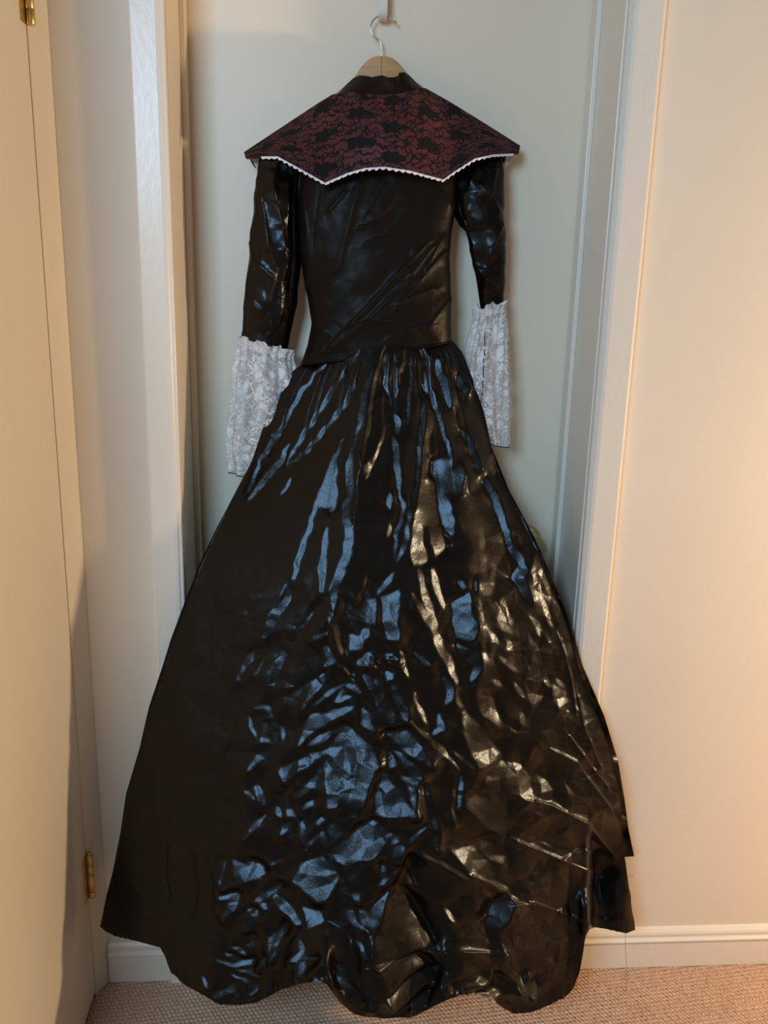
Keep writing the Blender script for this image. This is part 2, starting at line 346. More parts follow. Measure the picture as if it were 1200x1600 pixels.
def hinge(z0, z1, cuts):
    h = box('hinge', (XW-.001, -.0760, z0), (XW+.0012, -.0474, z1), MATS['brass'], d2); setp(h, 'brass butt hinge')
    n = len(cuts)-1; cx, cy = XW+.0075, -.0475
    for i in range(n):
        a = z0+(z1-z0)*cuts[i]; c = z0+(z1-z0)*cuts[i+1]
        k = link('knuckle', lathe([(.0, a), (.0062, a), (.0068, a+.0008), (.0068, c-.0010), (.0060, c-.0003), (.0, c-.0003)], 20), MATS['brass'], h); k.location = (cx, cy, 0)
    k = link('pin_cap', lathe([(.0, z1), (.0052, z1), (.0056, z1+.002), (.0040, z1+.0035), (0, z1+.004)], 20), MATS['brass'], h); k.location = (cx, cy, 0)
def z_on(px, py, x):
    a = (px-600)/FPX; b_ = -(py-800)/FPX; d = _f+a*RX+b_*UX; t = (x-CAM[0])/d[0]; return (CAM+d*t)[2]
hinge(z_on(146, 1398, XW+.008), z_on(141, 1332, XW+.008), (0, .14, .54, .76, 1))
hinge(z_on(57, 46, XW+.008), z_on(57, 46, XW+.008)+.089, (0, .25, .58, .80, 1))

# ------------------------------------------------------------------ over-door hook and hanger
hp = at(598.5, 29, .135)
hx = hp[0]; hb = hp[2]
def strip(path, w, th):
    """flat bar swept along (y,z) path, width w along x"""
    p = np.array(path, float); Tn = np.gradient(p, axis=0); Tn /= np.linalg.norm(Tn, axis=1)[:, None]; N = np.stack([-Tn[:, 1], Tn[:, 0]], 1)*th/2
    bm = bmesh.new(); rows = []
    for q, n_ in zip(p, N):
        rows.append([bm.verts.new((hx+sx*w/2, q[0]+s*n_[0], q[1]+s*n_[1])) for sx, s in ((-1, 1), (1, 1), (1, -1), (-1, -1))])
    for a, c in zip(rows[:-1], rows[1:]):
        for j in range(4): bm.faces.new((a[j], a[(j+1) % 4], c[(j+1) % 4], c[j]))
    bm.faces.new(rows[0]); bm.faces.new(rows[-1][::-1])
    return bm_mesh(bm, .0008, 2)
bend = [(.1525+.0165*math.cos(t), hb+.018+.0165*math.sin(t)) for t in np.linspace(0, -math.pi, 14)]
hk = link('over_door_hook', strip([(.218, HEAD-.05), (.218, HEAD+.006), (.214, HEAD+.010), (.178, HEAD+.010), (.1725, HEAD+.006), (.1715, HEAD-.04), (.1690, hb+.05)]+bend+[(.136, hb+.04), (.1345, hb+.075), (.132, hb+.082)], .0155, .0022), MATS['white_enamel'])
setp(hk, 'white metal hook over the door holding the hanger', 'door hook')
HY = .1525                                      # plane of the hanger
hg = empty('coat_hanger', tuple(at(596, 90, HY))); setp(hg, 'blond wooden hanger with wire hook inside the gown', 'hanger')
wp = [(596, 96), (596, 80), (595.4, 66), (593, 62.5), (588.5, 60.5), (583, 56.5), (579.5, 50), (578.5, 43), (580.5, 35), (585.5, 28.5), (592, 25), (599, 23.5), (605, 24.5), (610, 28), (614, 33), (616.5, 35), (618.5, 35.2)]
w2 = lerp_line(wp, 80)
for _ in range(14): w2[1:-1] = (w2[:-2]+2*w2[1:-1]+w2[2:])/4
own(link('wire_hook', tube(at(w2[:, 0], w2[:, 1], HY), .00135, 12), MATS['chrome_wire']), hg)
rp = at(618.7, 35.0, HY); th = np.linspace(0, 2*np.pi, 24)
own(link('hook_eyelet', tube(np.stack([rp[0]+.0016*np.cos(th), 0*th+HY, rp[2]+.0016*np.sin(th)], 1), .0007, 8, False), MATS['chrome_wire']), hg)
def hanger_half(s):
    top = [(596, 88), (604, 88.6), (612, 91.5), (620, 97), (627, 104.5), (632, 112), (640, 124), (670, 149), (715, 181), (760, 212), (782, 228)]
    bot = [(596, 135), (604, 135), (612, 136), (620, 139), (627, 143), (632, 147), (640, 153), (670, 172), (715, 200), (760, 228), (779, 240)]
    bm = bmesh.new(); R = []
    for (a, b_), (c, d_) in zip(top, bot):
        k = (a-596)/186
        yc = HY-.001+.018*k**1.5*1.0
        if s < 0: a, c = 1192-a, 1192-c
        pa, pb = at(a, b_, yc), at(c, d_, yc)
        thk = .0065
        R.append([bm.verts.new((pa[0], yc-thk, pa[2])), bm.verts.new((pa[0], yc+thk, pa[2])), bm.verts.new((pb[0], yc+thk, pb[2])), bm.verts.new((pb[0], yc-thk, pb[2]))])
    for a, c in zip(R[:-1], R[1:]):
        for j in range(4): bm.faces.new((a[j], a[(j+1) % 4], c[(j+1) % 4], c[j]))
    bm.faces.new(R[0]); bm.faces.new(R[-1][::-1])
    return bm_mesh(bm, .0016, 2)
for s in (-1, 1): own(link('wooden_arm', hanger_half(s), MATS['hanger_wood']), hg)

# ------------------------------------------------------------------ crumpled cloth
def raster_facets(x0, y0, x1, y1, spacing, seed, step=2.0, blur=1):
    """heights linear on random triangles: the flat facets and creases of crumpled satin"""
    r = np.random.default_rng(seed); m = spacing*1.5
    gx, gy = np.meshgrid(np.arange(x0-m, x1+m, spacing), np.arange(y0-m, y1+m, spacing))
    pts = np.stack([gx.ravel(), gy.ravel()], 1)+r.uniform(-.48, .48, (gx.size, 2))*spacing
    hs = r.normal(0, 1, len(pts))
    ov, oe, of, ivs, _, _ = delaunay_2d_cdt([Vector(p) for p in pts], [], [], 0, 1e-6)
    Pn = np.array([[v[0], v[1]] for v in ov]); Hn = np.array([hs[i[0]] if len(i) else 0 for i in ivs])
    nx, ny = int((x1-x0)/step)+2, int((y1-y0)/step)+2
    out = np.zeros((ny, nx))
    for t in of:
        a, b_, c = Pn[t[0]], Pn[t[1]], Pn[t[2]]
        i0, i1 = max(0, int((min(a[0], b_[0], c[0])-x0)/step)), min(nx-1, int((max(a[0], b_[0], c[0])-x0)/step)+1)
        j0, j1 = max(0, int((min(a[1], b_[1], c[1])-y0)/step)), min(ny-1, int((max(a[1], b_[1], c[1])-y0)/step)+1)
        if i1 < i0 or j1 < j0: continue
        X, Y = np.meshgrid(x0+np.arange(i0, i1+1)*step, y0+np.arange(j0, j1+1)*step)
        den = (b_[1]-c[1])*(a[0]-c[0])+(c[0]-b_[0])*(a[1]-c[1])
        if abs(den) < 1e-9: continue
        w0 = ((b_[1]-c[1])*(X-c[0])+(c[0]-b_[0])*(Y-c[1]))/den; w1 = ((c[1]-a[1])*(X-c[0])+(a[0]-c[0])*(Y-c[1]))/den; w2_ = 1-w0-w1
        ok = (w0 >= -1e-6) & (w1 >= -1e-6) & (w2_ >= -1e-6)
        sub = out[j0:j1+1, i0:i1+1]; sub[ok] = (w0*Hn[t[0]]+w1*Hn[t[1]]+w2_*Hn[t[2]])[ok]
    for _ in range(blur): out = blur_img(out)
    return (out, x0, y0, step)
def blur_img(a):
    p = np.pad(a, 1, mode='edge'); a = (p[:-2]+2*p[1:-1]+p[2:])/4
    return (a[:, :-2]+2*a[:, 1:-1]+a[:, 2:])/4
def sample(img, px, py):
    a, x0, y0, st = img
    fx = np.clip((px-x0)/st, 0, a.shape[1]-1.001); fy = np.clip((py-y0)/st, 0, a.shape[0]-1.001)
    i = fx.astype(int); j = fy.astype(int); u = fx-i; v = fy-j
    return (a[j, i]*(1-u)+a[j, i+1]*u)*(1-v)+(a[j+1, i]*(1-u)+a[j+1, i+1]*u)*v
def seg_dist(X, Y, pts):
    d = np.full(X.shape, 1e9)
    for (a, b_), (c, e) in zip(pts[:-1], pts[1:]):
        vx, vy = c-a, e-b_; t = np.clip(((X-a)*vx+(Y-b_)*vy)/(vx*vx+vy*vy+1e-9), 0, 1)
        d = np.minimum(d, np.hypot(X-a-t*vx, Y-b_-t*vy))
    return d
def ridges(px, py, lst):
    """pressed-in creases: a sharp line with one steep and one slack side"""
    h = np.zeros(px.shape)
    for amp, w, pts in lst:
        q = np.array(pts, float); m = 7*w; k = (px > q[:, 0].min()-m) & (px < q[:, 0].max()+m) & (py > q[:, 1].min()-m) & (py < q[:, 1].max()+m)
        if not k.any(): continue
        X, Y = px[k], py[k]; d = np.full(X.shape, 1e9); sg = np.ones(X.shape)
        for (a, b_), (c, e) in zip(pts[:-1], pts[1:]):
            vx, vy = c-a, e-b_; t = np.clip(((X-a)*vx+(Y-b_)*vy)/(vx*vx+vy*vy+1e-9), 0, 1)
            dd = np.hypot(X-a-t*vx, Y-b_-t*vy); nb = dd < d; d = np.where(nb, dd, d); sg = np.where(nb, np.sign(vx*(Y-b_)-vy*(X-a)), sg)
        f = np.where(sg > 0, np.exp(-d/(w*1.9)), np.exp(-d/(w*.65)))
        h[k] += amp*f*(1-smooth(5*w, 7*w, d))
    return h
def grid_normals(P, closed=False):
    du = (np.roll(P, -1, 1)-np.roll(P, 1, 1)) if closed else np.gradient(P, axis=1)
    dv = np.gradient(P, axis=0); n = np.cross(du, dv); n /= np.linalg.norm(n, axis=-1)[..., None]+1e-12
    return n
def outline_tube(Lp, Rp, yc, bf, bb, nu, nv, detail=None, p=1.0, tpow=1.0):
    """closed garment tube: photo outline left/right, centre depth yc, front/back half depth"""
    t = np.linspace(0, 1, nv)**tpow
    l = lerp_line(Lp, t=t); r_ = lerp_line(Rp, t=t); Y = np.interp(t, *zip(*yc)); B = np.interp(t, *zip(*bf)); BB = np.interp(t, *zip(*bb))
    PL = at(l[:, 0], l[:, 1], Y); PR = at(r_[:, 0], r_[:, 1], Y)
    c = (PL+PR)/2; a = (PR-PL)/2
    th = np.linspace(0, 2*np.pi, nu, endpoint=False)
    cs, sn = np.cos(th), np.sin(th); ss = np.sign(sn)*np.abs(sn)**p
    P = c[:, None]-a[:, None]*cs[None, :, None]
    dep = np.where(ss[None, :] > 0, B[:, None]*ss[None, :], BB[:, None]*ss[None, :])
    P = P.copy(); P[..., 1] -= dep
    n = grid_normals(P, True)
    cen = P.mean(1, keepdims=True); s = np.sign(np.sum(n*(P-cen), -1).mean()); n = n*s
    px, py = to_px(P)
    if detail is not None:
        P = P+n*detail(px, py, th[None, :]+0*px, t[:, None]+0*px)[..., None]
    lu = np.cumsum(np.linalg.norm(np.roll(P, -1, 1)-P, axis=-1).mean(0)); lv = np.r_[0, np.cumsum(np.linalg.norm(np.diff(P, axis=0), axis=-1).mean(1))]
    uv = np.stack(np.broadcast_arrays(lu[None, :], -lv[:, None]), -1)
    return P, uv, s

# ------------------------------------------------------------------ the gown
dress = empty('gown', tuple(at(596, 150, .10))); setp(dress, 'long black satin gown with red lace collar hanging on the door', 'gown')
SAT = MATS['black_satin']; DULL = MATS['black_satin_dull']

# ---- skirt: smooth bell first
LS = [(477, 566), (460, 577), (440, 605), (419, 643), (394, 719), (357, 790), (340, 822), (312, 880), (290, 935), (268, 995), (250, 1052), (233, 1103), (218, 1168), (197, 1238), (188, 1300), (176, 1360), (166, 1400), (156, 1448)]
RS = [(706, 531), (722, 552), (738, 592), (756, 645), (768, 700), (783, 750), (806, 792), (825, 829), (846, 871), (862, 917), (880, 960), (892, 998), (904, 1045), (919, 1084), (932, 1115), (952, 1167), (969, 1228), (971, 1290), (975, 1335), (985, 1400), (991, 1452)]
WAIST = [(477, 566), (500, 562), (540, 552), (575, 544), (600, 540), (640, 534), (680, 531), (706, 531)]
HEM = [(156, 1448), (165, 1456), (180, 1463), (215, 1471), (250, 1481), (258, 1497), (268, 1520), (285, 1538), (320, 1557), (345, 1571), (375, 1571), (400, 1567), (420, 1557), (440, 1546), (470, 1537), (500, 1532), (512, 1540), (530, 1565), (545, 1578), (556, 1586), (600, 1592), (640, 1590), (665, 1580), (690, 1567), (720, 1556), (745, 1553), (765, 1560), (785, 1575), (800, 1582), (830, 1581), (860, 1572), (885, 1558), (898, 1543), (905, 1522), (911, 1490), (917, 1453), (930, 1449), (955, 1453), (978, 1458), (991, 1452)]
def skirt_base(nv, nu):
    v = np.linspace(0, 1, nv); u = np.linspace(0, 1, nu)
    pyl = 566+(1448-566)*v; pyr = 531+(1452-531)*v
    xl = np.interp(pyl, [p[1] for p in LS], [p[0] for p in LS]); xr = np.interp(pyr, [p[1] for p in RS], [p[0] for p in RS])
    for _ in range(max(1, nv//60)):
        for a in (xl, xr): a[1:-1] = (a[:-2]+2*a[1:-1]+a[2:])/4
    c = np.cos(np.pi*u); c = .55*c+.45*(1-2*u)
    px = (xl+xr)[:, None]/2-(xr-xl)[:, None]/2*c[None, :]
    wy = np.interp(px[0], *zip(*WAIST)); hy = np.interp(px[-1], *zip(*HEM))
    # hem waves fade upwards; higher rows follow a smooth arc
    hs = 1450+135*np.sin(np.pi*u)**.55
    k = smooth(.80, 1.0, v)[:, None]
    py = wy[None, :]*(1-v[:, None])+(hs[None, :]*(1-k)+hy[None, :]*k)*v[:, None]
    yf = np.interp(v, [0, .1, .25, .5, .75, 1], [.035, -.008, -.08, -.168, -.268, -.368])
    ys = np.interp(v, [0, .2, .38, .6, .8, 1], [.095, .045, -.040, -.085, -.115, -.140])
    for _ in range(nv//14):
        for a in (yf, ys): a[1:-1] = (a[:-2]+2*a[1:-1]+a[2:])/4
    sh = .45*np.sin(np.pi*u)**.9+.55*(1-np.sqrt(c*c+.004)**1.35)/(1-.004**.675)
    sh = np.clip(sh, 0, 1)
    y = ys[:, None]+(yf-ys)[:, None]*sh[None, :]
    # the side panel tucks back behind the front at the right, near the hem
    y = y+.085*smooth(914, 925, px)*smooth(1280, 1365, py)*(1-.80*smooth(927, 985, px))
    # hem ripples in depth
    y = y+.018*smooth(.86, 1, v)[:, None]*np.sin(px/31.0+.8)*np.sin(np.pi*u)[None, :]
    return at(px, py, y), px, py, u, v
# highlights traced on the cloth: where a facet catches the window (B) or the lamp (W), or turns away (D)
STROKES = [
    ('B', 3, (507, 567, 490, 590, 469, 615, 448, 652, 427, 686, 407, 719, 389, 769)),
    ('B', 4, (561, 548, 530, 592, 513, 621, 498, 644, 473, 682, 450, 719, 447, 727)),
    ('B', 4, (580, 548, 566, 575, 548, 611, 534, 638, 511, 667, 492, 690, 475, 709, 450, 725)),
    ('B', 4, (452, 694, 440, 717, 423, 740, 388, 782)),
    ('B', 2.5, (457, 746, 440, 775)),
    ('B', 0, (535, 686, 527, 720, 524, 790, 492, 790, 510, 745)),
    ('B', 4, (584, 580, 571, 613, 564, 644, 564, 663, 559, 675, 550, 707)),
    ('B', 6, (550, 707, 546, 738, 544, 786)),
    ('W', 3, (600, 539, 591, 574, 583, 614, 576, 666, 571, 686, 567, 717, 569, 740)),
    ('W', 3, (597, 620, 600, 655, 602, 682, 593, 697, 583, 728, 572, 750)),
    ('W', 7, (578, 722, 574, 735)),
    ('B', 3, (605, 551, 604, 593, 610, 632)),
    ('B', 5, (618, 572, 620, 589, 616, 620)),
    ('B', 4, (611, 643, 624, 660, 622, 678)),
    ('B', 6, (616, 680, 620, 707, 622, 739, 625, 766)),
    ('W', 3, (631, 547, 629, 572, 625, 603)),
    ('B', 2, (643, 547, 643, 593, 640, 624, 637, 662)),
    ('B', 4, (654, 539, 666, 562, 667, 603, 679, 632, 685, 649, 695, 687, 702, 718)),
    ('B', 4, (664, 624, 660, 655, 656, 707, 654, 760)),
    ('W', 4, (672, 557, 681, 589, 693, 637, 706, 666, 714, 687)),
    ('W', 5, (677, 637, 672, 666, 666, 687, 668, 718, 662, 749)),
    ('B', 6, (683, 562, 685, 582, 697, 610, 704, 637)),
    ('W', 2, (695, 572, 706, 610, 714, 645)),
    ('B', 4, (716, 585, 727, 610, 727, 624)),
    ('B', 5, (722, 670, 736, 703, 750, 737)),
    ('B', 0, (683, 718, 702, 714, 706, 735, 718, 724, 720, 770, 683, 770)),
    ('W', 7, (718, 687, 733, 728, 743, 749, 737, 766)),
    ('W', 6, (768, 707, 772, 741)),
    ('B', 5, (760, 749, 768, 766)),
    ('B', 3, (625, 760, 632, 796, 620, 829, 616, 871)),
    ('B', 5, (654, 758, 641, 802, 637, 840, 620, 873)),
    ('B', 4, (610, 771, 610, 794)),
    ('W', 4, (611, 819, 609, 837)),
    ('W', 0, (658, 750, 660, 787, 643, 808, 641, 867, 647, 883, 670, 879, 660, 819, 672, 819, 683, 871, 702, 854, 693, 833, 685, 781, 681, 750)),
    ('W', 9, (655, 890, 665, 930, 680, 975, 683, 983)),
    ('W', 8, (675, 890, 690, 935, 695, 950)),
    ('W', 6, (640, 925, 665, 965, 682, 990, 690, 1000)),
    ('B', 10, (689, 754, 693, 781, 704, 812, 708, 833)),
    ('B', 0, (708, 942, 733, 927, 735, 958, 745, 979, 737, 1000, 714, 1000)),
    ('B', 5, (716, 906, 727, 923)),
    ('B', 4, (743, 904, 745, 927)),
    ('B', 0, (560, 952, 587, 937, 585, 975)),
    ('B', 0, (595, 935, 622, 921, 622, 958, 620, 1000, 606, 1000)),
    ('B', 5, (616, 896, 591, 927)),
    ('W', 4, (723, 750, 745, 808, 756, 850, 760, 896, 770, 933)),
    ('W', 3, (756, 771, 775, 802, 789, 854, 804, 900)),
    ('B', 6, (762, 754, 779, 792, 791, 829, 802, 862)),
    ('W', 6, (772, 892, 770, 927)),
    ('W', 8, (785, 937, 789, 958, 779, 975, 797, 985)),
    ('W', 2, (747, 937, 752, 969, 754, 1000)),
    ('B', 9, (802, 858, 823, 883, 812, 900, 821, 927, 829, 942)),
    ('W', 3, (808, 829, 817, 854, 827, 883, 844, 923)),
    ('W', 4, (846, 933, 858, 969, 865, 981)),
    ('W', 4, (833, 875, 850, 904, 867, 937, 877, 954)),
    ('W', 5, (829, 967, 842, 979, 846, 996)),
    ('B', 5, (494, 780, 484, 818, 473, 853, 463, 891, 457, 916)),
    ('B', 7, (521, 776, 517, 801)),
    ('B', 6, (511, 824, 505, 864, 505, 899, 503, 926)),
    ('B', 9, (542, 776, 540, 807, 546, 832, 544, 864, 534, 891, 525, 916, 523, 949)),
    ('B', 7, (446, 914, 448, 937, 427, 964, 413, 995)),
    ('B', 4, (490, 953, 469, 982, 444, 1016)),
    ('B', 3, (384, 955, 381, 962)),
    ('B', 3, (527, 916, 550, 953, 580, 974)),
    ('B', 0, (555, 947, 586, 939, 582, 972)),
    ('W', 4, (575, 903, 555, 945)),
    ('W', 5, (540, 943, 523, 974, 530, 1003)),
    ('B', 4, (515, 953, 519, 968)),
    ('B', 2, (482, 1001, 513, 985)),
    ('B', 0, (548, 991, 567, 995, 565, 1016, 544, 1014)),
    ('B', 4, (396, 1017, 373, 1062)),
    ('B', 2, (436, 1023, 411, 1031, 397, 1056)),
    ('B', 6, (455, 1004, 438, 1027, 427, 1054, 421, 1079, 417, 1096)),
    ('B', 5, (398, 1108, 417, 1104, 425, 1117, 413, 1125)),
    ('B', 2, (388, 1117, 402, 1156)),
    ('B', 5, (413, 1129, 411, 1158, 423, 1160, 432, 1144)),
    ('B', 6, (419, 1167, 390, 1204)),
    ('B', 4, (438, 1137, 442, 1158)),
    ('B', 3, (434, 1110, 473, 1075, 507, 1052)),
    ('B', 6, (505, 1056, 488, 1081, 473, 1108)),
    ('B', 5, (534, 1069, 507, 1090, 486, 1106)),
    ('B', 0, (484, 1117, 523, 1110, 555, 1102, 480, 1150, 465, 1165, 473, 1146)),
    ('B', 0, (480, 1158, 540, 1133, 513, 1156, 494, 1171)),
    ('B', 0, (438, 1202, 486, 1177, 517, 1173, 442, 1221)),
    ('B', 0, (500, 1202, 484, 1225, 469, 1246, 459, 1242, 486, 1217)),
    ('B', 0, (511, 1171, 540, 1135, 548, 1137, 557, 1150, 588, 1194, 569, 1250, 515, 1250, 509, 1187)),
    ('D', 2, (523, 1167, 523, 1198, 532, 1225, 530, 1250)),
    ('D', 2, (552, 1142, 559, 1208)),
    ('B', 0, (567, 1104, 586, 1144, 563, 1135)),
    ('B', 5, (550, 1090, 527, 1096, 534, 1077)),
    ('B', 5, (540, 1071, 565, 1083)),
    ('B', 8, (559, 1035, 580, 1037)),
    ('B', 7, (569, 1052, 586, 1079)),
    ('B', 7, (507, 1010, 519, 1031, 507, 1042)),
    ('W', 3, (527, 1004, 534, 1025)),
    ('W', 3, (536, 1042, 546, 1054)),
    ('B', 6, (398, 1227, 407, 1246)),
    ('B', 3, (382, 1237, 400, 1250)),
    ('B', 10, (570, 990)),
    ('B', 8, (608, 990)),
    ('B', 8, (572, 1022, 581, 1034)),
    ('B', 7, (602, 1022, 618, 1034)),
    ('B', 7, (602, 1049, 612, 1063)),
    ('B', 6, (570, 1053, 581, 1067)),
    ('B', 7, (612, 1070, 629, 1105, 635, 1126)),
    ('B', 7, (583, 1080, 608, 1113, 614, 1134)),
    ('B', 0, (604, 1145, 637, 1142, 672, 1195, 656, 1188, 635, 1174, 629, 1163)),
    ('B', 6, (566, 1109, 577, 1138)),
    ('B', 8, (562, 1151, 577, 1178, 589, 1197, 566, 1209)),
    ('B', 0, (608, 1174, 625, 1197, 610, 1201)),
    ('B', 8, (620, 1174, 643, 1199, 654, 1220, 629, 1220)),
    ('B', 7, (595, 1209, 608, 1228)),
    ('W', 4, (627, 1015, 629, 1038, 637, 1057)),
    ('B', 4, (647, 1017, 672, 1040)),
    ('W', 8, (681, 986, 687, 1017, 700, 1028, 706, 1049, 714, 1067)),
    ('B', 6, (693, 1057, 704, 1080, 693, 1101)),
    ('B', 9, (714, 1007, 737, 1022, 745, 1042, 735, 1063)),
    ('B', 10, (727, 990)),
    ('W', 6, (710, 1080, 714, 1097, 727, 1117, 731, 1163, 747, 1199)),
    ('W', 0, (731, 1117, 764, 1151, 787, 1182, 750, 1199, 735, 1165)),
    ('W', 4, (647, 1082, 652, 1101, 668, 1130)),
    ('W', 4, (637, 1124, 664, 1149, 693, 1172, 720, 1205)),
    ('W', 4, (708, 1174, 739, 1201)),
    ('B', 5, (687, 1113, 689, 1140, 672, 1147)),
    ('W', 0, (747, 1086, 768, 1086, 781, 1113, 764, 1140, 750, 1115)),
    ('W', 3, (752, 987, 754, 1053, 743, 1080)),
    ('W', 7, (770, 990, 770, 1022)),
    ('W', 6, (795, 1001, 800, 1018)),
    ('W', 5, (781, 1030, 808, 1049)),
    ('W', 6, (768, 1063, 781, 1070)),
    ('W', 5, (790, 1042, 812, 1022)),
    ('W', 4, (802, 1049, 821, 1038)),
    ('W', 5, (802, 1067, 817, 1088)),
    ('D', 10, (796, 1074, 806, 1109)),
    ('W', 4, (856, 1059, 854, 1074)),
    ('W', 6, (871, 1063, 883, 1074, 875, 1097, 875, 1111)),
    ('W', 6, (887, 1113, 858, 1145, 846, 1165)),
    ('W', 4, (817, 1113, 815, 1134)),
    ('W', 3, (879, 1034, 879, 1044)),
    ('D', 12, (785, 1126, 810, 1163)),
    ('D', 10, (852, 984, 862, 1022)),
    ('D', 8, (875, 1042, 876, 1044)),
    ('W', 0, (742, 1232, 770, 1203, 785, 1190, 820, 1195, 836, 1247, 800, 1240)),
    ('B', 0, (586, 1248, 600, 1210, 650, 1273, 590, 1277)),
    ('B', 7, (630, 1213, 648, 1238, 646, 1260)),
    ('W', 2, (659, 1217, 650, 1267)),
    ('B', 4, (663, 1229, 673, 1263, 682, 1327)),
    ('B', 4, (721, 1210, 713, 1263)),
    ('W', 2, (715, 1210, 706, 1263, 707, 1290)),
    ('W', 0, (740, 1238, 790, 1246, 790, 1304, 767, 1292, 723, 1258)),
    ('W', 0, (707, 1329, 790, 1304, 790, 1367, 736, 1367)),
    ('W', 5, (657, 1335, 736, 1371, 769, 1402)),
    ('W', 8, (738, 1369, 790, 1388)),
    ('B', 0, (540, 1346, 540, 1308, 586, 1283, 632, 1323, 623, 1350, 600, 1325, 582, 1342)),
    ('B', 5, (598, 1354, 602, 1383)),
    ('B', 3, (625, 1358, 590, 1387)),
    ('B', 6, (540, 1350, 552, 1387, 561, 1415)),
    ('B', 0, (561, 1421, 577, 1429, 609, 1394, 592, 1444, 565, 1448)),
    ('B', 4, (540, 1392, 557, 1448)),
    ('B', 3, (665, 1290, 634, 1319)),
    ('W', 0, (628, 1384, 636, 1398, 661, 1426, 680, 1470, 665, 1481, 614, 1490, 577, 1488, 592, 1453)),
    ('W', 0, (628, 1384, 640, 1345, 648, 1385)),
    ('W', 5, (698, 1419, 706, 1440)),
    ('W', 4, (740, 1383, 742, 1421)),
    ('B', 0, (764, 1435, 777, 1409, 799, 1409, 786, 1435, 775, 1450)),
    ('B', 5, (762, 1437, 773, 1483, 782, 1479)),
    ('B', 3, (760, 1490, 773, 1484)),
    ('B', 4, (755, 1517, 751, 1534, 711, 1545)),
    ('B', 6, (773, 1521, 793, 1540)),
    ('B', 5, (782, 1540, 764, 1556, 748, 1556)),
    ('B', 4, (817, 1516, 810, 1525)),
    ('W', 5, (801, 1417, 795, 1462)),
    ('W', 8, (803, 1462, 817, 1475)),
    ('W', 5, (795, 1512, 810, 1545)),
    ('W', 5, (832, 1527, 826, 1552)),
    ('W', 3, (841, 1350, 825, 1392)),
    ('W', 4, (833, 1258, 827, 1279)),
    ('B', 5, (397, 1232, 414, 1257)),
    ('B', 0, (445, 1237, 462, 1276, 447, 1274)),
    ('B', 6, (430, 1262, 439, 1276)),
    ('B', 6, (491, 1224, 462, 1247)),
    ('B', 5, (491, 1251, 474, 1266)),
    ('B', 4, (414, 1272, 382, 1310)),
    ('B', 4, (453, 1282, 441, 1305)),
    ('B', 5, (472, 1282, 474, 1320)),
    ('B', 0, (514, 1220, 528, 1220, 526, 1262, 512, 1264)),
    ('B', 0, (535, 1220, 570, 1220, 568, 1257, 539, 1303, 516, 1320, 512, 1295, 537, 1270)),
    ('B', 0, (520, 1324, 570, 1295, 570, 1341, 547, 1353, 562, 1407, 555, 1407, 543, 1355, 524, 1343)),
    ('B', 4, (505, 1278, 497, 1289)),
    ('B', 5, (501, 1297, 512, 1324, 520, 1355)),
    ('B', 3, (499, 1301, 478, 1328)),
    ('B', 0, (474, 1345, 507, 1339, 520, 1360, 530, 1374, 510, 1405, 499, 1407, 460, 1376)),
    ('B', 5, (535, 1374, 545, 1418, 555, 1455)),
    ('B', 5, (562, 1424, 568, 1449)),
    ('B', 0, (474, 1418, 499, 1424, 503, 1439, 480, 1449)),
    ('B', 0, (362, 1343, 410, 1368, 353, 1389, 368, 1374)),
    ('B', 6, (385, 1349, 407, 1364)),
    ('B', 7, (345, 1401, 368, 1401, 355, 1439)),
    ('B', 6, (435, 1385, 397, 1410)),
    ('B', 6, (412, 1414, 414, 1416)),
    ('B', 7, (428, 1401, 445, 1418, 470, 1445)),
    ('B', 5, (382, 1420, 401, 1430, 387, 1451)),
    ('B', 3, (441, 1343, 422, 1351)),
    ('B', 3, (351, 1345, 347, 1380)),
    ('B', 4, (388, 1459, 390, 1490)),
    ('B', 0, (443, 1448, 425, 1497, 421, 1468)),
    ('B', 4, (364, 1481, 386, 1492)),
    ('B', 5, (353, 1488, 371, 1506, 397, 1505)),
    ('B', 4, (337, 1497, 364, 1510, 406, 1527)),
    ('B', 6, (384, 1506, 395, 1517)),
    ('B', 3, (415, 1497, 404, 1516)),
    ('B', 6, (360, 1523, 388, 1532, 399, 1545, 388, 1556)),
    ('B', 6, (377, 1539, 344, 1554, 337, 1560)),
    ('B', 5, (370, 1545, 371, 1561)),
    ('B', 4, (316, 1528, 324, 1547)),
    ('B', 4, (465, 1464, 472, 1483, 461, 1499, 487, 1497)),
    ('B', 5, (472, 1501, 469, 1527)),
    ('B', 4, (492, 1532, 516, 1527)),
    ('B', 5, (540, 1395, 553, 1444, 562, 1472, 571, 1508, 586, 1541)),
    ('B', 4, (533, 1508, 538, 1532, 562, 1572)),
    ('B', 5, (584, 1543, 573, 1574, 562, 1574)),
    ('W', 0, (575, 1494, 652, 1494, 672, 1508, 617, 1527, 590, 1540, 592, 1510)),
    ('W', 0, (590, 1545, 676, 1519, 680, 1525, 639, 1554, 603, 1561)),
    ('W', 6, (665, 1554, 647, 1578)),
]
GX0, GY0, GST = 140.0, 500.0, 2.0
GN = (int(1110/GST), int(870/GST))
mapB = np.zeros(GN); mapW = np.zeros(GN); mapD = np.zeros(GN)
gX, gY = np.meshgrid(GX0+np.arange(GN[1])*GST, GY0+np.arange(GN[0])*GST)
